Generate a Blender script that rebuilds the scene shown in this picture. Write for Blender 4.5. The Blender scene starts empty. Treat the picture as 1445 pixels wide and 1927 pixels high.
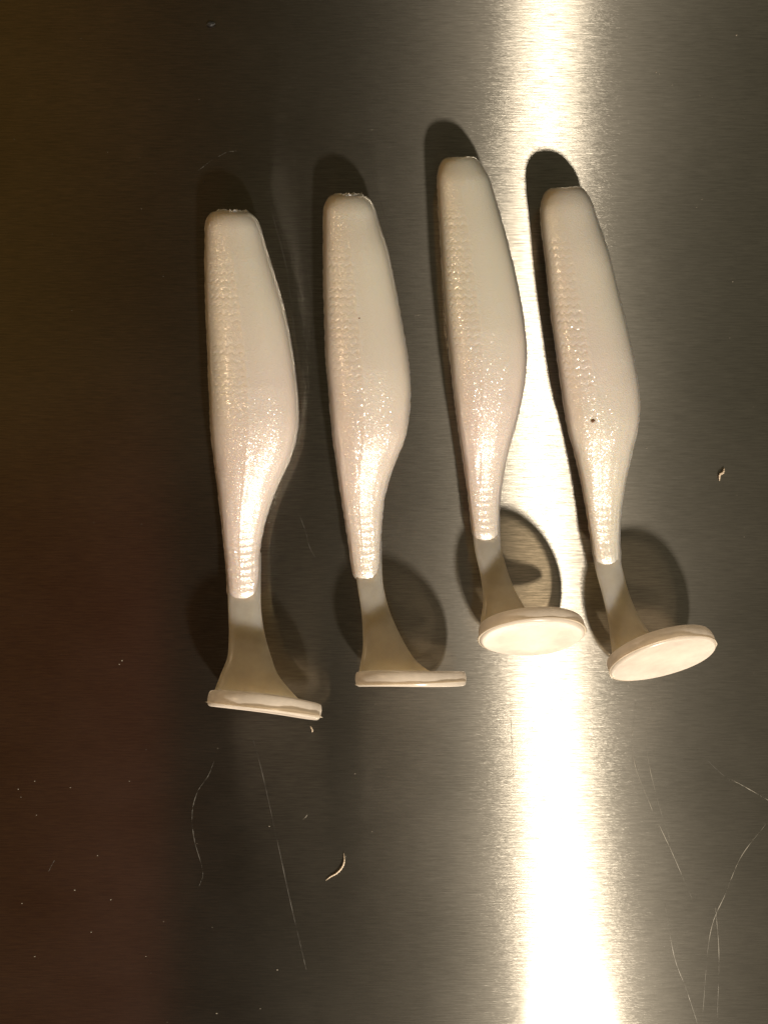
import bpy, bmesh, math, random
import numpy as np
from mathutils import Vector, Matrix

scene = bpy.context.scene
random.seed(4)
rng = np.random.default_rng(7)

# ------------------------------------------------------------------ scale
S = 1.0 / 9500.0            # metres per plan unit (a lure is about 10 cm long)
H = 1615.0                  # camera height above the steel, in plan units
CX, CY = 722.5, 963.5

def P(x, y, z=0.0):
    """plan position (x right, y down) seen at height z -> metres"""
    k = (H - z) / H
    return Vector(((x - CX) * k * S, -(y - CY) * k * S, z * S))

# ------------------------------------------------------------------ camera
cam = bpy.data.cameras.new('camera')
cam.sensor_fit = 'VERTICAL'
cam.sensor_height = 24.0
cam.lens = 24.0 * H / 1927.0
cam.clip_start = 0.01
cam.clip_end = 50
co = bpy.data.objects.new('camera', cam)
co.location = (0, 0, H * S)
scene.collection.objects.link(co)
scene.camera = co

# ------------------------------------------------------------------ light
scene.view_settings.view_transform = 'Standard'
scene.view_settings.look = 'None'
scene.view_settings.exposure = 0.0
scene.view_settings.gamma = 1.0

def area(name, loc, target, size, power, color):
    l = bpy.data.lights.new(name, 'AREA')
    l.shape = 'DISK'
    l.size = size
    l.energy = power
    l.color = color
    o = bpy.data.objects.new(name, l)
    o.location = loc
    o.rotation_euler = (Vector(target) - Vector(loc)).to_track_quat('-Z', 'Y').to_euler()
    scene.collection.objects.link(o)
    return o

LZ = 2900.0
area('kitchen_lamp', ((1735 - CX) * S, -(3950 - CY) * S, LZ * S), (0.02, -0.02, 0), 270 * S, 4.35, (1.0, 0.87, 0.71))
area('warm_side_lamp', (-0.42, 0.10, 0.26), (0, 0, 0), 0.016, 0.30, (1.0, 0.70, 0.42))

w = bpy.data.worlds.new('World')
scene.world = w
w.use_nodes = True
nt = w.node_tree
bg = nt.nodes['Background']
tc = nt.nodes.new('ShaderNodeTexCoord')
sep = nt.nodes.new('ShaderNodeSeparateXYZ')
nt.links.new(tc.outputs['Generated'], sep.inputs[0])
mr = nt.nodes.new('ShaderNodeMapRange')
mr.inputs['From Min'].default_value = -0.6
mr.inputs['From Max'].default_value = 0.6
az_ = nt.nodes.new('ShaderNodeMath'); az_.operation = 'MAXIMUM'; az_.inputs[1].default_value = 0.05
nt.links.new(sep.outputs['Z'], az_.inputs[0])
dv = nt.nodes.new('ShaderNodeMath'); dv.operation = 'DIVIDE'
nt.links.new(sep.outputs['X'], dv.inputs[0]); nt.links.new(az_.outputs[0], dv.inputs[1])
nt.links.new(dv.outputs[0], mr.inputs['Value'])
def ramp(stops):
    cr = nt.nodes.new('ShaderNodeValToRGB')
    el = cr.color_ramp.elements
    el[0].position = stops[0][0]; el[0].color = stops[0][1] + (1,)
    el[1].position = stops[-1][0]; el[1].color = stops[-1][1] + (1,)
    for p, c in stops[1:-1]:
        e = el.new(p); e.color = c + (1,)
    nt.links.new(mr.outputs[0], cr.inputs[0])
    return cr.outputs[0]
# the dim room: brown on the left, olive grey ahead; towards the photographer's side a dark red cloth and a dark figure
far = ramp([(0.0, (0.130, 0.074, 0.010)), (0.18, (0.090, 0.056, 0.012)), (0.3, (0.046, 0.034, 0.014)), (0.5, (0.060, 0.050, 0.030)), (0.75, (0.115, 0.104, 0.066)), (1.0, (0.110, 0.098, 0.064))])
near = ramp([(0.0, (0.075, 0.022, 0.008)), (0.15, (0.090, 0.024, 0.012)), (0.284, (0.130, 0.036, 0.022)), (0.292, (0.010, 0.009, 0.008)), (0.36, (0.014, 0.011, 0.008)), (0.41, (0.040, 0.033, 0.022)),
             (0.49, (0.082, 0.062, 0.040)), (0.51, (0.135, 0.108, 0.076)), (0.75, (0.155, 0.128, 0.090)), (1.0, (0.120, 0.100, 0.068))])
dy = nt.nodes.new('ShaderNodeMath'); dy.operation = 'DIVIDE'
nt.links.new(sep.outputs['Y'], dy.inputs[0]); nt.links.new(az_.outputs[0], dy.inputs[1])
my = nt.nodes.new('ShaderNodeMapRange'); my.interpolation_type = 'SMOOTHSTEP'
my.inputs['From Min'].default_value = 0.22; my.inputs['From Max'].default_value = -0.12
nt.links.new(dy.outputs[0], my.inputs['Value'])
mx = nt.nodes.new('ShaderNodeMix'); mx.data_type = 'RGBA'
nt.links.new(my.outputs[0], mx.inputs[0]); nt.links.new(far, mx.inputs[6]); nt.links.new(near, mx.inputs[7])
nt.links.new(mx.outputs[2], bg.inputs['Color'])
bg.inputs['Strength'].default_value = 1.5

# ------------------------------------------------------------------ helpers
def link(o, parent=None):
    scene.collection.objects.link(o)
    if parent is not None:
        o.parent = parent
    return o

def meshobj(name, verts, faces, mat, parent=None, smooth=True):
    me = bpy.data.meshes.new(name)
    me.from_pydata([tuple(v) for v in verts], [], faces)
    me.update()
    me.materials.append(mat)
    if smooth:
        me.polygons.foreach_set('use_smooth', [True] * len(me.polygons))
    return link(bpy.data.objects.new(name, me), parent)

def grid_faces(n, m):
    """n rings of m verts, closed round; plus end fans"""
    f = []
    for i in range(n - 1):
        a = i * m; b = a + m
        for j in range(m):
            k = (j + 1) % m
            f.append((a + j, b + j, b + k, a + k))
    f.append(tuple(range(m)))
    f.append(tuple(reversed(range((n - 1) * m, n * m))))
    return f

def node(nt, t, **kw):
    n = nt.nodes.new(t)
    for k, v in kw.items():
        setattr(n, k, v)
    return n

def newmat(name):
    m = bpy.data.materials.new(name)
    m.use_nodes = True
    return m, m.node_tree, m.node_tree.nodes['Principled BSDF']

def mapping(nt, scale, coord='Object', rot=(0, 0, 0)):
    t = node(nt, 'ShaderNodeTexCoord')
    mp = node(nt, 'ShaderNodeMapping')
    mp.inputs['Scale'].default_value = scale
    mp.inputs['Rotation'].default_value = rot
    nt.links.new(t.outputs[coord], mp.inputs['Vector'])
    return mp.outputs[0]

def noise(nt, vec, scale, detail=2, rough=0.5):
    n = node(nt, 'ShaderNodeTexNoise')
    n.inputs['Scale'].default_value = scale
    n.inputs['Detail'].default_value = detail
    n.inputs['Roughness'].default_value = rough
    nt.links.new(vec, n.inputs['Vector'])
    return n.outputs[0]

def remap(nt, val, a, b, c, d):
    n = node(nt, 'ShaderNodeMapRange')
    for k, v in zip(('From Min', 'From Max', 'To Min', 'To Max'), (a, b, c, d)):
        n.inputs[k].default_value = v
    nt.links.new(val, n.inputs['Value'])
    return n.outputs[0]

def bump(nt, h, strength, dist, prev=None):
    n = node(nt, 'ShaderNodeBump')
    n.inputs['Strength'].default_value = strength
    n.inputs['Distance'].default_value = dist
    nt.links.new(h, n.inputs['Height'])
    if prev is not None:
        nt.links.new(prev, n.inputs['Normal'])
    return n.outputs[0]

# ------------------------------------------------------------------ materials
# brushed stainless steel, grain running left to right
steel, nt, pb = newmat('brushed_steel')
nt.nodes.remove(pb)
tan = node(nt, 'ShaderNodeTangent', direction_type='UV_MAP')
grain = noise(nt, mapping(nt, (220, 5200, 1), rot=(0, 0, 0.012)), 1.0, 3, 0.6)
grain2 = noise(nt, mapping(nt, (90, 1700, 1), rot=(0, 0, -0.01)), 1.0, 3, 0.6)
blotch = noise(nt, mapping(nt, (22, 30, 1)), 1.0, 4, 0.6)
bn = bump(nt, grain, 0.35, 0.00004)
bn = bump(nt, grain2, 0.3, 0.00005, bn)
mixc = node(nt, 'ShaderNodeMix', data_type='RGBA')
nt.links.new(remap(nt, blotch, 0.3, 0.7, 0, 1), mixc.inputs[0])
mixc.inputs[6].default_value = (0.34, 0.325, 0.285, 1)
mixc.inputs[7].default_value = (0.41, 0.39, 0.345, 1)
def lobe(rough, aniso, dist='GGX', tint=1.0):
    g = node(nt, 'ShaderNodeBsdfAnisotropic', distribution=dist)
    vmul = node(nt, 'ShaderNodeVectorMath', operation='SCALE'); vmul.inputs['Scale'].default_value = tint
    nt.links.new(mixc.outputs[2], vmul.inputs[0])
    nt.links.new(vmul.outputs[0], g.inputs['Color'])
    g.inputs['Roughness'].default_value = rough
    g.inputs['Anisotropy'].default_value = aniso
    nt.links.new(tan.outputs[0], g.inputs['Tangent'])
    nt.links.new(bn, g.inputs['Normal'])
    return g
core = lobe(0.3225, 0.875, 'BECKMANN', 0.38)      # light thrown across the grain
# bright and dull hairlines of the brushing
hair = noise(nt, mapping(nt, (240, 3600, 1), rot=(0, 0, 0.01)), 1.0, 4, 0.7)
hm = node(nt, 'ShaderNodeVectorMath', operation='SCALE')
nt.links.new(remap(nt, hair, 0.34, 0.66, 0.12, 0.54), hm.inputs['Scale'])
nt.links.new(mixc.outputs[2], hm.inputs[0]); nt.links.new(hm.outputs[0], core.inputs['Color'])
halo = lobe(0.50, 0.71, 'GGX', 0.95)      # coarser scatter round it
wide = lobe(0.66, 0.0)       # handling marks
clear = lobe(0.15, 0.40, 'BECKMANN', 1.4)     # polished crests, gives the soft mirror image
def mix(f, a_, b_):
    m_ = node(nt, 'ShaderNodeMixShader')
    if isinstance(f, float): m_.inputs[0].default_value = f
    else: nt.links.new(f, m_.inputs[0])
    nt.links.new(a_.outputs[0], m_.inputs[1]); nt.links.new(b_.outputs[0], m_.inputs[2])
    return m_
m1 = mix(remap(nt, grain, 0.3, 0.7, 0.19, 0.31), core, halo)
m2 = mix(remap(nt, blotch, 0.3, 0.7, 0.014, 0.026), m1, wide)
nt.links.remove(clear.inputs['Normal'].links[0])
m3 = mix(0.18, m2, clear)
nt.links.new(m3.outputs[0], nt.nodes['Material Output'].inputs['Surface'])

# pearl soft plastic
pearl, nt, pb = newmat('pearl_soft_plastic')
hue = noise(nt, mapping(nt, (25, 16, 25)), 1.0, 2)
cr = node(nt, 'ShaderNodeValToRGB')
cr.color_ramp.elements[0].position = 0.36; cr.color_ramp.elements[0].color = (0.61, 0.54, 0.51, 1)
cr.color_ramp.elements[1].position = 0.64; cr.color_ramp.elements[1].color = (0.60, 0.575, 0.50, 1)
nt.links.new(hue, cr.inputs[0])
nt.links.new(cr.outputs[0], pb.inputs['Base Color'])
pb.inputs['Subsurface Weight'].default_value = 0.85
pb.inputs['Subsurface Radius'].default_value = (1.0, 0.75, 0.5)
pb.inputs['Subsurface Scale'].default_value = 0.0065
pb.inputs['Roughness'].default_value = 0.42
pb.inputs['Metallic'].default_value = 0.15
pb.inputs['Specular IOR Level'].default_value = 0.75
pb.inputs['Coat Weight'].default_value = 1.0
pb.inputs['Coat Roughness'].default_value = 0.09
pb.inputs['Coat IOR'].default_value = 1.45
v = node(nt, 'ShaderNodeTexVoronoi')
v.inputs['Scale'].default_value = 3600
tco = node(nt, 'ShaderNodeTexCoord')
nt.links.new(tco.outputs['Object'], v.inputs['Vector'])
fine = noise(nt, mapping(nt, (1, 1, 1)), 3800, 2, 0.6)
b1 = bump(nt, v.outputs['Distance'], 0.5, 0.00009)
b2 = bump(nt, fine, 0.4, 0.00008, b1)
nt.links.new(b2, pb.inputs['Normal'])
nt.links.new(bump(nt, fine, 0.4, 0.00004), pb.inputs['Coat Normal'])
fl = node(nt, 'ShaderNodeTexVoronoi'); fl.inputs['Scale'].default_value = 8000
nt.links.new(tco.outputs['Object'], fl.inputs['Vector'])
vs = node(nt, 'ShaderNodeVectorMath', operation='SUBTRACT'); vs.inputs[1].default_value = (0.5, 0.5, 0.5)
nt.links.new(fl.outputs['Color'], vs.inputs[0])
vm = node(nt, 'ShaderNodeVectorMath', operation='SCALE'); vm.inputs['Scale'].default_value = 0.66
nt.links.new(vs.outputs[0], vm.inputs[0])
geo = node(nt, 'ShaderNodeNewGeometry')
va = node(nt, 'ShaderNodeVectorMath', operation='ADD')
nt.links.new(vm.outputs[0], va.inputs[0]); nt.links.new(geo.outputs['Normal'], va.inputs[1])
vn = node(nt, 'ShaderNodeVectorMath', operation='NORMALIZE'); nt.links.new(va.outputs[0], vn.inputs[0])
gl = node(nt, 'ShaderNodeBsdfAnisotropic'); gl.inputs['Roughness'].default_value = 0.24
gl.inputs['Color'].default_value = (0.85, 0.83, 0.76, 1)
nt.links.new(vn.outputs[0], gl.inputs['Normal'])
mf = node(nt, 'ShaderNodeMixShader'); mf.inputs[0].default_value = 0.15
nt.links.new(pb.outputs[0], mf.inputs[1]); nt.links.new(gl.outputs[0], mf.inputs[2])
nt.links.new(mf.outputs[0], nt.nodes['Material Output'].inputs['Surface'])

# smoky clear soft plastic of the tail
def smoky(name, col, clear, edge_clear, trl_w=0.5, sss=0.0):
    m, nt, pb = newmat(name)
    pb.inputs['Subsurface Weight'].default_value = sss
    pb.inputs['Subsurface Radius'].default_value = (1.0, 0.85, 0.6)
    pb.inputs['Subsurface Scale'].default_value = 0.012
    pb.inputs['Base Color'].default_value = col
    pb.inputs['Roughness'].default_value = 0.28
    pb.inputs['Specular IOR Level'].default_value = 0.6
    fine = noise(nt, mapping(nt, (1, 1, 1)), 900, 2, 0.6)
    bb = bump(nt, fine, 0.35, 0.00012)
    nt.links.new(bb, pb.inputs['Normal'])
    cloud = noise(nt, mapping(nt, (1, 1, 1)), 160, 5, 0.65)
    mc = node(nt, 'ShaderNodeMix', data_type='RGBA')
    nt.links.new(remap(nt, cloud, 0.35, 0.65, 0, 1), mc.inputs[0])
    mc.inputs[6].default_value = tuple(c * 0.86 for c in col[:3]) + (1,)
    mc.inputs[7].default_value = tuple(min(1.0, c * 1.08) for c in col[:3]) + (1,)
    nt.links.new(mc.outputs[2], pb.inputs['Base Color'])
    trl = node(nt, 'ShaderNodeBsdfTranslucent')
    nt.links.new(mc.outputs[2], trl.inputs['Color'])
    m1 = node(nt, 'ShaderNodeMixShader'); m1.inputs[0].default_value = trl_w
    nt.links.new(pb.outputs[0], m1.inputs[1]); nt.links.new(trl.outputs[0], m1.inputs[2])
    tr = node(nt, 'ShaderNodeBsdfTransparent')
    tr.inputs['Color'].default_value = (0.93, 0.86, 0.75, 1)
    lw = node(nt, 'ShaderNodeLayerWeight'); lw.inputs['Blend'].default_value = 0.35
    m2 = node(nt, 'ShaderNodeMixShader')
    nt.links.new(remap(nt, lw.outputs['Facing'], 0.1, 0.8, clear, edge_clear), m2.inputs[0])
    nt.links.new(m1.outputs[0], m2.inputs[1]); nt.links.new(tr.outputs[0], m2.inputs[2])
    nt.links.new(m2.outputs[0], nt.nodes['Material Output'].inputs['Surface'])
    return m
stem_mat = smoky('smoky_clear_plastic', (0.54, 0.50, 0.43, 1), 0.33, 0.12, 0.3, 1.0)
disc_mat = smoky('milky_clear_plastic', (0.88, 0.81, 0.74, 1), 0.42, 0.12, 0.42)
rim_mat = smoky('shaded_rim_plastic', (0.64, 0.59, 0.52, 1), 0.04, 0.0, 0.45)  # darker, denser copy of the paddle plastic; gives its shadow a dark edge

film_mat = smoky('clear_plastic_film', (0.72, 0.66, 0.56, 1), 0.72, 0.25, 0.3)

def plain(name, col, rough=0.5, metal=0.0):
    m, nt, pb = newmat(name)
    nn = noise(nt, mapping(nt, (1, 1, 1)), 2500, 2)
    hs = node(nt, 'ShaderNodeMix', data_type='RGBA')
    nt.links.new(nn, hs.inputs[0])
    hs.inputs[6].default_value = tuple(c * 0.75 for c in col[:3]) + (1,)
    hs.inputs[7].default_value = tuple(min(1, c * 1.2) for c in col[:3]) + (1,)
    nt.links.new(hs.outputs[2], pb.inputs['Base Color'])
    pb.inputs['Roughness'].default_value = rough
    pb.inputs['Metallic'].default_value = metal
    return m
crumb_mat = plain('pale_plastic_crumb', (0.38, 0.31, 0.23), 0.4)
brown_mat = plain('brown_grit', (0.10, 0.045, 0.02), 0.6)
black_mat = plain('black_grit', (0.01, 0.01, 0.01), 0.5)
scratch_mat = plain('bare_scratched_steel', (0.125, 0.115, 0.09), 0.5, 0.0)
dust_mat = plain('grey_dust', (0.16, 0.14, 0.11), 0.6)
smear_mat = plain('dull_smear', (0.04, 0.036, 0.028), 0.6)

# ------------------------------------------------------------------ the steel surface
X, Y, T = 0.45, 0.48, 0.012
bm = bmesh.new()
bmesh.ops.create_cube(bm, size=1.0)
for vv in bm.verts:
    vv.co = Vector((vv.co.x * 2 * X, vv.co.y * 2 * Y, (vv.co.z - 0.5) * T))
uv = bm.loops.layers.uv.new('UVMap')
for f in bm.faces:
    for l in f.loops:
        l[uv].uv = (l.vert.co.x - 0.017 * l.vert.co.y, l.vert.co.y + 0.017 * l.vert.co.x)
me = bpy.data.meshes.new('steel_worktop')
bm.to_mesh(me); bm.free()
me.materials.append(steel)
top = link(bpy.data.objects.new('steel_worktop', me))
top['kind'] = 'structure'
top['label'] = 'dark brushed stainless steel worktop with fine horizontal grain and scratches'

# ------------------------------------------------------------------ lures
def spline(pts, y):
    """smooth monotone-ish interpolation (Catmull-Rom in y)"""
    ys = np.array([p[0] for p in pts], float); xs = np.array([p[1] for p in pts], float)
    m = np.gradient(xs, ys)
    i = np.clip(np.searchsorted(ys, y) - 1, 0, len(ys) - 2)
    h = ys[i + 1] - ys[i]; t = (y - ys[i]) / h
    t = np.clip(t, 0, 1)
    return ((2*t**3 - 3*t**2 + 1) * xs[i] + (t**3 - 2*t**2 + t) * h * m[i]
            + (-2*t**3 + 3*t**2) * xs[i+1] + (t**3 - t**2) * h * m[i+1])

def smooth(a, b, x):
    t = np.clip((x - a) / (b - a), 0, 1)
    return t * t * (3 - 2 * t)

def persp(x, y, z):
    k = (H - z) / H
    return np.stack([(x - CX) * k * S, -(y - CY) * k * S, z * S], -1)

def make_body(d, parent):
    y0, y1 = d['y0'], d['y1']
    M = 176
    # ring stations: flat end, rounded shoulder, body, rounded tail end
    shoulder = d.get('shoulder', 34.0)
    a = np.linspace(0, 1, 14)[:-1]
    ys = [y0 + 0.0 * a, y0 + shoulder * (1 - np.cos(np.linspace(0, math.pi / 2, 22)))[:-1] ,
          np.linspace(y0 + shoulder, y1 - 20, 480), y1 - 20 + 20 * np.sin(np.linspace(0, math.pi / 2, 9))[1:]]
    fs = [0.02 + 0.56 * a,
          0.58 + 0.42 * np.sin(np.linspace(0, math.pi / 2, 22))[:-1] ** 0.9,
          np.ones(480), np.maximum(np.cos(np.linspace(0, math.pi / 2, 9))[1:], 0.02) ** 0.6]
    y = np.concatenate(ys); f = np.concatenate(fs)
    n = len(y)
    L = spline(d['L'], y); R = spline(d['R'], y)
    cx = (L + R) / 2; hw = (R - L) / 2
    s = (y - y0) / (y1 - y0)
    ht = np.interp(hw, [26, 31, 48, 60, 85], [22, 26, 43, 51, 62])
    zc = np.interp(s, [0, 0.45, 0.75, 1.0], d.get('zc', [58, 66, 63, 58]))
    th = np.linspace(0, 2 * math.pi, M, endpoint=False)[None, :]
    ct, st = np.cos(th), np.sin(th)
    Y_, S_ = y[:, None], s[:, None]
    # egg section, the belly (right) side a little slimmer
    slim = 1 - 0.10 * ct * smooth(0.2, 0.6, S_)
    ux = np.sign(ct) * np.abs(ct) ** 0.93
    uz = np.sign(st) * np.abs(st) ** 0.86 * slim
    # ---- relief in plan units
    disp = np.zeros((n, M))
    # parting line along both silhouette edges
    jit = 0.6 + 0.6 * np.interp(y, np.arange(300, 1250, 7), rng.random(len(np.arange(300, 1250, 7))))[:, None]
    disp += 2.2 * jit * np.exp(-((np.abs(st) / 0.026) ** 2)) * f[:, None] ** 3
    # scale notches along the back
    arc = th * 1.0
    ang = np.arccos(np.clip(ct, -1, 1))             # 0 belly .. pi back
    b = (ang - 1.55) / 0.23
    tri = np.abs((b % 1) - 0.5) * 2
    ph = Y_ / 15.0 + 0.45 * tri
    saw = (ph % 1.0)
    ridge = np.exp(-((saw - 0.5) / 0.11) ** 2)
    msk = smooth(1.60, 1.75, ang) * (1 - smooth(2.6, 2.8, ang)) * smooth(0.10, 0.17, S_) * (1 - smooth(0.45, 0.62, S_))
    disp += -0.62 * (0.5 + np.interp(y, np.arange(280, 1150, 15), rng.random(len(np.arange(280, 1150, 15))))[:, None]) * ridge * msk * (st > -0.2)
    # crease between scaled back and smooth flank
    disp += 0.9 * np.exp(-((ang - 1.68) / 0.055) ** 2) * smooth(0.0, 0.3, S_) * (1 - 0.5 * smooth(0.85, 1.0, S_)) * (1 - smooth(0.0, 0.5, -st)) * (f[:, None] > 0.9)
    # ribs towards the tail
    rp = ((Y_ + 2.5 * np.sin(3 * ang)) / 14.0) % 1.0
    disp += d.get('rib', 1.5) * np.exp(-((rp - 0.5) / 0.2) ** 2) * smooth(0.74, 0.9, S_) * (0.35 + 0.65 * st ** 2) * (0.5 + np.interp(y, np.arange(280, 1150, 14), rng.random(len(np.arange(280, 1150, 14))))[:, None]) * (1 - smooth(0.97, 1.0, S_))
    # lumpy moulding on the lower flank
    q = rng.random((6, 3)) * 6.28
    for k in range(6):
        disp += 0.13 * np.sin(Y_ / (9 + 4 * k) + q[k, 0]) * np.sin(ang * (5 + 3 * k) + q[k, 1]) * smooth(0.4, 0.7, S_)
    # torn end where the sprue was cut
    ragged = d.get('ragged', 1.0)
    cap = f[:, None] * np.ones((1, M))
    yy = Y_ * np.ones((1, M))
    rag = np.zeros((n, M))
    for k in range(5):
        rag += np.sin(th * (3 + 4 * k) + q[k, 2]) * np.sin(cap * (9 + 5 * k) + q[k, 0]) / (1 + 0.4 * k)
    endm = (np.abs(yy - y0) < 0.5) * smooth(0, 0.3, 1 - np.abs(cap - 0.4) / 0.4)
    yy = yy + ragged * 1.5 * rag * endm
    px = cx[:, None] + (hw[:, None] * f[:, None] + disp) * ux
    pz = zc[:, None] + (ht[:, None] * f[:, None] + disp) * uz
    # the rounded end leans with the lure
    yy = yy + d.get('lean', 0.0) * (px - cx[:, None]) * (1 - smooth(0.0, 0.2, S_))
    pz = np.maximum(pz, 1.2)
    v = persp(px, yy, pz)
    o = meshobj('body', v.reshape(-1, 3), grid_faces(n, M), pearl, parent)
    return o, (cx, hw, zc, y)

def make_stem(d, parent):
    Lp = np.array(d['sL'], float); Rp = np.array(d['sR'], float)
    k = len(Lp); t = np.linspace(0, k - 1, 60); idx = list(range(k))
    def sp(c):
        return spline(list(zip(idx, c)), t)
    lx, ly, rx, ry = sp(Lp[:, 0]), sp(Lp[:, 1]), sp(Rp[:, 0]), sp(Rp[:, 1])
    u = t / (k - 1)
    hz = np.interp(u, [0, 0.2, 0.4, 0.8, 1.0], [10, 13, 14, 13, 19])
    z1 = d['disc'][2]
    zc = np.interp(u, [0, 1], [d.get('zc', [58, 66, 63, 58])[3] - 3, z1])
    M = 64
    th = np.linspace(0, 2 * math.pi, M, endpoint=False)[None, :]
    ct, st = np.cos(th), np.sin(th)
    ex = np.sign(ct) * np.abs(ct) ** 0.8; ez = np.sign(st) * np.abs(st) ** 0.75
    cx, cy = (lx + rx) / 2, (ly + ry) / 2
    px = cx[:, None] + (rx - lx)[:, None] / 2 * ex
    py = cy[:, None] + (ry - ly)[:, None] / 2 * ex
    pz = zc[:, None] + hz[:, None] * ez
    v = persp(px, py, pz)
    return meshobj('tail_stem', v.reshape(-1, 3), grid_faces(60, M), stem_mat, parent)

def make_paddle(d, parent):
    x, y, z, az, elv, rad, th_ = d['disc']
    c = P(x, y, z)
    # outer face normal: azimuth measured from straight towards the viewer's edge of the table
    n = Vector((math.sin(az) * math.cos(elv), -math.cos(az) * math.cos(elv), math.sin(elv))).normalized()
    xa = Vector((math.cos(az), math.sin(az), 0))
    ya = n.cross(xa).normalized()
    xa = ya.cross(n).normalized()
    M = 128
    h = th_ / 2
    prof = [(0.0, h - 1.2), (0.3, h - 1.2), (0.6, h - 1.1), (0.88, h - 1.0), (0.915, h - 0.2), (0.935, h + 0.3), (0.95, h - 0.3)]
    for a in np.linspace(25, 155, 12):
        prof.append((0.95 + 0.05 * math.sin(math.radians(a)), h * math.cos(math.radians(a)) * 0.98))
    prof += [(0.93, -h + 0.6), (0.78, -h), (0.4, -h), (0.0, -h)]
    q = rng.random(4) * 6.28
    verts = []
    for i, (r, hh) in enumerate(prof):
        for j in range(M):
            a = 2 * math.pi * j / M
            rr = rad * max(r, 0.01) * (1 + 0.008 * math.sin(2 * a + q[0]) + 0.005 * math.sin(5 * a + q[1]))
            ppx, ppy = rr * math.cos(a), rr * math.sin(a)
            warp = 2.0 * math.sin(ppx / rad * 2 + q[2]) + 1.5 * (ppy / rad) * math.sin(a + q[3])
            verts.append(c + (xa * ppx + ya * ppy + n * (hh + warp)) * S)
    o = meshobj('tail_paddle', verts, grid_faces(len(prof), M), disc_mat, parent)
    o.data.materials.append(rim_mat)        # shade put into rim and back ring: darker plastic that passes less light
    for p in o.data.polygons:
        if 6 <= p.index // M < len(prof) - 3 and len(p.vertices) == 4:
            p.material_index = 1
    # paper-thin skin of plastic squeezed out round the mould edge
    fr = random.Random(int(x)); k = d.get('flash', 0.035)
    fv, ff = [], []
    wob = [fr.uniform(0, 6.28) for _ in range(4)]
    for j in range(M):
        a = 2 * math.pi * j / M
        e = k * (0.45 + 0.3 * math.sin(a + wob[0]) + 0.25 * math.sin(3 * a + wob[1]) + 0.12 * math.sin(11 * a + wob[2]) + fr.uniform(-.06, .06))
        for r_, h_ in ((0.985, 2.0), (1.0 + max(0.003, e), 1.6 + 1.5 * math.sin(2 * a + wob[3])), (0.985, 0.6)):
            fv.append(c + (xa * r_ * rad * math.cos(a) + ya * r_ * rad * math.sin(a) + n * (h * 0.55 + h_)) * S)
    for j in range(M):
        a_, b_ = j * 3, ((j + 1) % M) * 3
        ff += [(a_, b_, b_ + 1, a_ + 1), (a_ + 1, b_ + 1, b_ + 2, a_ + 2), (a_ + 2, b_ + 2, b_, a_)]
    meshobj('flash_skin', fv, ff, film_mat, o)
    return o

def make_scar(d, parent, body_end):
    """thin torn skin left round the cut nose"""
    verts, faces = [], []
    M = 90
    cx0, y0, r0, rz, zc = body_end
    r = random.Random(int(cx0))
    hts = [max(0.3, r.gauss(1.6, 1.6)) for _ in range(M)]
    for j in range(M):
        a = 2 * math.pi * j / M
        for (kk, yo) in ((1.0, 2.0), (0.98 + r.uniform(-.03, .05), -hts[j]), (0.86, 1.5)):
            verts.append(P(cx0 + r0 * kk * math.cos(a), y0 + yo, zc + rz * kk * math.sin(a)))
    for j in range(M):
        a, b = j * 3, ((j + 1) % M) * 3
        faces += [(a, a + 1, b + 1, b), (a + 1, a + 2, b + 2, b + 1), (a + 2, a, b, b + 2)]
    return meshobj('torn_rim', verts, faces, pearl, parent, smooth=False)

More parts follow.
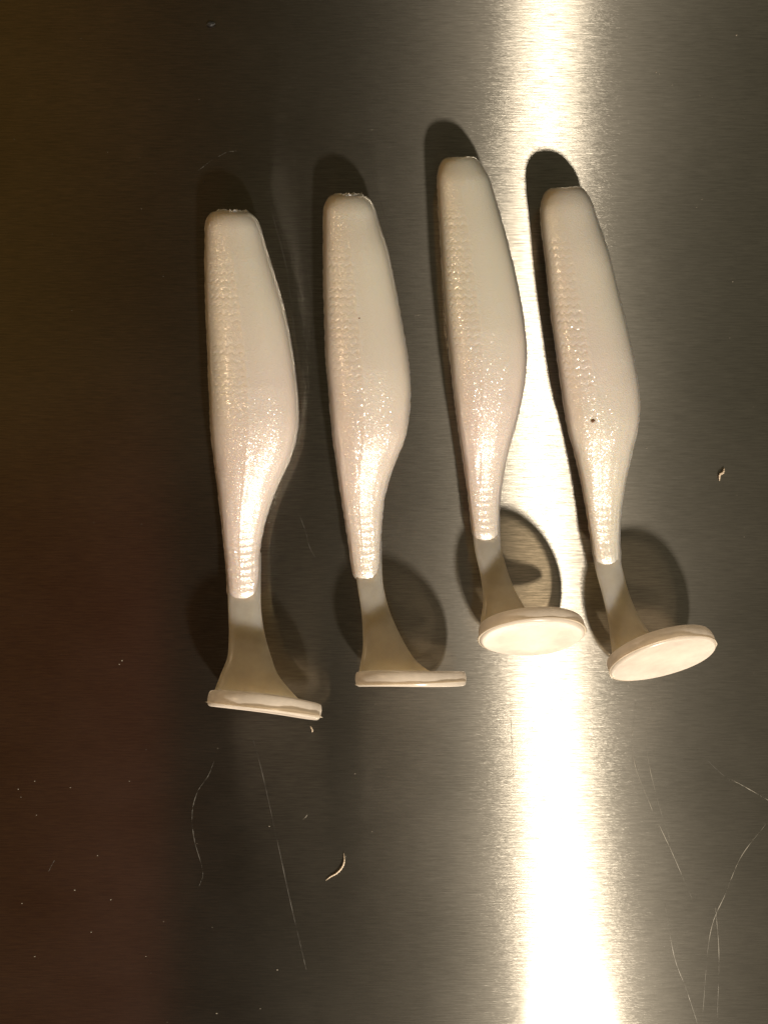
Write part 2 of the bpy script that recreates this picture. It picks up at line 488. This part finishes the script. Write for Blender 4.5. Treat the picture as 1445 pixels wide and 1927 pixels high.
R = math.radians
LURES = [
 dict(label='pearl white paddle tail lure farthest left, its edge-on paddle sloping down rightwards',
  y0=398, y1=1134, flash=0.07, ragged=1.6, rib=0.79, scar=True, lean=0.04,
  L=[(390,389),(414,388),(462,387),(566,388),(635,391),(739,395),(820,399),(863,404),(946,414),(1008,421),(1071,427),(1134,430)],
  R=[(390,482),(417,487),(462,499),(497,509.5),(566,530),(635,545),(704,555),(756,560),(800,560),(830,555),(863,545),(905,526),(946,509),(988,497),(1029,489),(1071,488),(1134,487)],
  sL=[(424,1040),(428,1100),(430,1150),(431,1195),(428,1237),(415,1270),(400,1310)],
  sR=[(492,1040),(491,1100),(492,1150),(499,1195),(511,1237),(527,1275),(570,1325)],
  disc=(499,1326,99,R(-7.5),R(15),101,28)),
 dict(label='pearl white paddle tail lure second from the left, its paddle edge on and level',
  y0=367, y1=1097, ragged=1.6, rib=0.53, scar=True, lean=0.03,
  L=[(360,612),(383,611),(428,610),(531,610),(601,612),(670,614),(739,620),(820,627),(863,633),(946,645),(1008,655),(1071,664),(1097,668)],
  R=[(360,698),(379,702),(410,709),(462,726),(531,741),(601,754),(670,766),(722,771),(774,769),(821,762),(863,745),(905,730),(946,721),(988,717),(1029,715),(1097,717)],
  sL=[(655,1008),(668,1075),(674,1112),(681,1160),(683,1216),(678,1250),(672,1280)],
  sR=[(718,1008),(719,1075),(723,1112),(737,1160),(764,1216),(790,1250),(838,1280)],
  disc=(772,1277,99,R(1.5),R(11.5),97,26)),
 dict(label='pearl white paddle tail lure standing highest, its glaring paddle face over the light streak',
  y0=296, y1=1022, shoulder=46.0, ragged=0.5, rib=0.40, lean=-0.05,
  L=[(285,823),(321,823),(373,825),(442,829),(511,833),(581,838),(650,845),(719,852),(800,862),(863,872),(946,883),(1022,891)],
  R=[(285,903),(307,907),(338,919),(390,935),(442,950),(511,967),(581,981),(650,989),(702,988),(754,980),(800,969),(842,957),(905,944),(946,939),(988,939),(1022,941)],
  sL=[(880,930),(889,1005),(894,1040),(904,1085),(909,1130),(904,1166),(902,1192)],
  sR=[(940,930),(941,1005),(945,1040),(960,1090),(978,1128),(1000,1155),(1060,1180)],
  disc=(999,1189,92,R(3),R(28),94,27)),
 dict(label='pearl white paddle tail lure farthest right, brown speck on its flank',
  y0=353, y1=1069, shoulder=46.0, ragged=0.5, rib=0.40, lean=-0.08,
  L=[(340,1018),(383,1017),(414,1018),(477,1025),(546,1032),(615,1040),(684,1050),(754,1060),(800,1067),(863,1084),(946,1101),(1008,1111),(1069,1120)],
  R=[(340,1101),(363,1107),(408,1120),(477,1144),(546,1161),(615,1178),(684,1193),(736,1201),(790,1201),(842,1190),(905,1176),(967,1167),(1008,1165),(1069,1168)],
  sL=[(1105,975),(1115,1045),(1122,1080),(1133,1120),(1144,1170),(1148,1205),(1152,1242)],
  sR=[(1168,975),(1167,1045),(1173,1080),(1186,1125),(1205,1165),(1232,1200),(1290,1225)],
  disc=(1243,1231,92,R(12),R(31),95,27)),
]
for d in LURES:
    e = bpy.data.objects.new('soft_lure', None)
    e.empty_display_size = 0.01
    link(e)
    e['label'] = d['label']
    e['category'] = 'fishing lure'
    e['group'] = 'paddle tail lures laid side by side on the steel'
    base = P((d['L'][5][1] + d['R'][5][1]) / 2, 640, 0)
    e.location = base
    bpy.context.view_layer.update()
    body, (cx, hw, zc, yy) = make_body(d, e)
    parts = [body, make_stem(d, e), make_paddle(d, e)]
    if d.get('scar'):
        i = 10
        parts.append(make_scar(d, body, ((cx[i]), d['y0'], hw[i] * 0.60, 29, zc[i])))
        parts[-1].parent = body
    for p in parts:
        if p.parent is e:
            p.matrix_parent_inverse = Matrix.Translation(-base)

# ------------------------------------------------------------------ small things lying about
def blob(name, x, y, z, sx, sy, sz, mat, rot=0.0, seed=0):
    r = random.Random(seed)
    bm = bmesh.new()
    bmesh.ops.create_icosphere(bm, subdivisions=2, radius=1.0)
    for v_ in bm.verts:
        k = 1 + r.uniform(-0.22, 0.22)
        v_.co = Vector((v_.co.x * sx * k, v_.co.y * sy * k, v_.co.z * sz * k)) * S
    bmesh.ops.rotate(bm, verts=bm.verts, cent=(0, 0, 0), matrix=Matrix.Rotation(rot, 3, 'Z'))
    me = bpy.data.meshes.new(name); bm.to_mesh(me); bm.free()
    me.materials.append(mat)
    o = bpy.data.objects.new(name, me)
    o.location = P(x, y, z)
    return link(o)

def tag(o, label, cat, group=None):
    o['label'] = label; o['category'] = cat
    if group: o['group'] = group
    return o

def tube(name, pts, rad, mat, parent=None, flat=1.0, sides=8, taper=True, worn=0.0):
    wr = random.Random(len(pts) * 31 + int(pts[0][0]))
    wq = [wr.uniform(0, 6.28) for _ in range(4)]
    pts = [Vector((p[0], p[1], p[2])) for p in pts]
    n = 10 * (len(pts) - 1) + 1
    t = np.linspace(0, len(pts) - 1, n); idx = list(range(len(pts)))
    c = np.stack([spline(list(zip(idx, [p[k] for p in pts])), t) for k in range(3)], -1)
    verts = []
    for i in range(n):
        a = c[max(i - 1, 0)]; b = c[min(i + 1, n - 1)]
        d = b - a; l = math.hypot(d[0], d[1]) or 1
        nx, ny = -d[1] / l, d[0] / l
        rr = rad * (max(0.12, math.sin(math.pi * i / (n - 1)) ** 0.5) if taper else 1) * (1 + 0.25 * math.sin(i * 1.7))
        if worn:
            rr *= max(0.04, 0.5 + worn * (math.sin(i * 0.9 + wq[0]) + math.sin(i * 2.3 + wq[1]) + math.sin(i * 0.37 + wq[2])) / 2)
        for j in range(sides):
            q = 2 * math.pi * j / sides
            verts.append(P(c[i][0] + nx * rr * math.cos(q), c[i][1] + ny * rr * math.cos(q), max(0.05, c[i][2] + rr * flat * math.sin(q))))
    return meshobj(name, verts, grid_faces(n, sides), mat, parent)

tag(tube('plastic_sliver', [(613,1657,2),(622,1650,3),(634,1643,3),(644,1632,5),(648,1620,6),(647,1605,3)], 1.7, crumb_mat),
    'tiny curled pale plastic sliver on the dark steel below the second lure', 'sliver')
tag(tube('plastic_sliver', [(1353,905,2),(1354,893,4),(1360,889,5),(1362,880,3)], 2.4, crumb_mat),
    'tiny bent golden plastic sliver on the steel right of the last lure', 'sliver')
tag(tube('plastic_sliver', [(584,1366,1.5),(588,1374,2),(587,1378,1.5)], 1.6, crumb_mat),
    'short tan sliver just below the leftmost paddle', 'sliver')
bs = blob('black_speck', 397, 45, 2.5, 7.5, 5, 2.5, black_mat, 0.1, 3)
tag(bs, 'small square black speck on the dark steel near the top edge', 'speck')
sp_ = blob('brown_speck', 1115, 792, 118.5, 4.2, 3, 2.2, brown_mat, 0.3, 5)
tag(sp_, 'brown speck stuck on the flank of the rightmost lure', 'speck')
sp2 = blob('brown_speck', 676, 599, 120, 1.5, 1.2, 1.0, brown_mat, 0.3, 6)
tag(sp2, 'tiny brown speck stuck on the flank of the second lure', 'speck')

# scratches, worn into the steel: parts of the worktop
SCR = [
 ([(375,1668,.2),(382,1640,.2),(366,1580,.2),(362,1530,.2),(372,1490,.2),(392,1460,.2),(404,1430,.2)], 1.5, smear_mat),
 ([(470,1370,.2),(490,1440,.2),(515,1550,.2),(545,1690,.2),(566,1780,.2),(578,1832,.2)], 1.2, smear_mat),
 ([(1365,1462,.2),(1400,1480,.2),(1445,1506,.2),(1480,1525,.2)], 1.3, scratch_mat),
 ([(1195,1320,.2),(1190,1420,.2),(1225,1520,.2),(1262,1600,.2),(1303,1695,.2)], 1.8, scratch_mat),
 ([(1225,1320,.2),(1215,1400,.2),(1235,1500,.2),(1260,1580,.2)], 1.0, scratch_mat),
 ([(1250,1700,.2),(1268,1800,.2),(1290,1860,.2),(1312,1927,.2)], 1.3, scratch_mat),
 ([(1445,1545,.2),(1395,1610,.2),(1365,1680,.2),(1335,1760,.2),(1320,1927,.2)], 1.4, scratch_mat),
 ([(1345,1700,.2),(1352,1800,.2),(1348,1930,.2)], 1.0, scratch_mat),
 ([(560,960,.2),(575,1000,.2),(582,1028,.2),(596,1054,.2)], 1.3, smear_mat),
 ([(410,295,.2),(428,286,.2),(446,284,.2)], 1.6, smear_mat),
 ([(372,322,.2),(385,312,.2),(400,300,.2)], 1.2, smear_mat),
 ([(380,350,.2),(384,344,.2),(385,340,.2)], 1.6, smear_mat),
 ([(700,325,.2),(708,350,.2),(722,400,.2),(740,470,.2)], 1.0, smear_mat),
 ([(502,350,.2),(512,400,.2),(538,500,.2),(550,590,.2),(560,680,.2)], 0.9, smear_mat),
 ([(775,596,.2),(785,593,.2),(793,592,.2)], 1.6, scratch_mat),
 ([(92,1640,.2),(98,1628,.2),(104,1618,.2)], 1.3, smear_mat),
 ([(570,1542,.2),(575,1538,.2),(579,1532,.2)], 1.6, scratch_mat),
 ([(1310,1410,.2),(1350,1450,.2),(1375,1470,.2)], 0.7, smear_mat),
 ([(960,1300,.2),(962,1380,.2),(968,1500,.2)], 0.6, smear_mat),
]
for pts, rad, mt in SCR:
    tube('scratch', pts, rad * 0.6, mt, top, flat=0.12, sides=6, worn=0.7)

# dust: countless flecks on the steel
verts, faces = [], []
r = random.Random(11)
spots = [(1385,66,3),(1234,136,3),(1240,139,2.4),(1264,160,2),(1316,180,2),(521,375,2.2),(1216,843,2.4),(410,1408,1.8),(133,1482,2.5),(244,1470,2.5),
         (35,1485,2),(66,1470,2),(69,1534,2),(209,1693,2.6),(141,1675,2.6),(172,1754,2.2),(42,1700,2),(66,1800,2.5),(522,1825,2.6),(507,1555,2.4),
         (408,1907,3),(400,1745,2),(668,1456,2.2),(706,1325,1.8),(230,1243,3),(225,1250,2),(700,1565,2),(490,1898,2),(275,1800,2.3),(184,1610,2),(1001,1370,2),
         (1320,375,2.5),(1378,530,2),(1310,390,1.8),(40,1500,1.8),(1372,636,1.8)]
for _ in range(150):
    spots.append((r.uniform(0, 1445), r.uniform(0, 1927), abs(r.gauss(0, 0.4)) + 0.3))
for x, y, q in spots:
    q *= 0.62
    base = len(verts)
    a0 = r.uniform(0, 6.28); e = r.uniform(0.4, 1)
    for j in range(5):
        a = a0 + j * 6.28 / 5
        verts.append(P(x + q * math.cos(a) , y + q * e * math.sin(a), 0.1))
    verts.append(P(x, y, 0.1 + q * 0.9))
    faces += [(base + j, base + (j + 1) % 5, base + 5) for j in range(5)]
dust = meshobj('dust', verts, faces, dust_mat, None)
dust['kind'] = 'stuff'
dust['label'] = 'pale dust flecks scattered over the dark brushed steel'
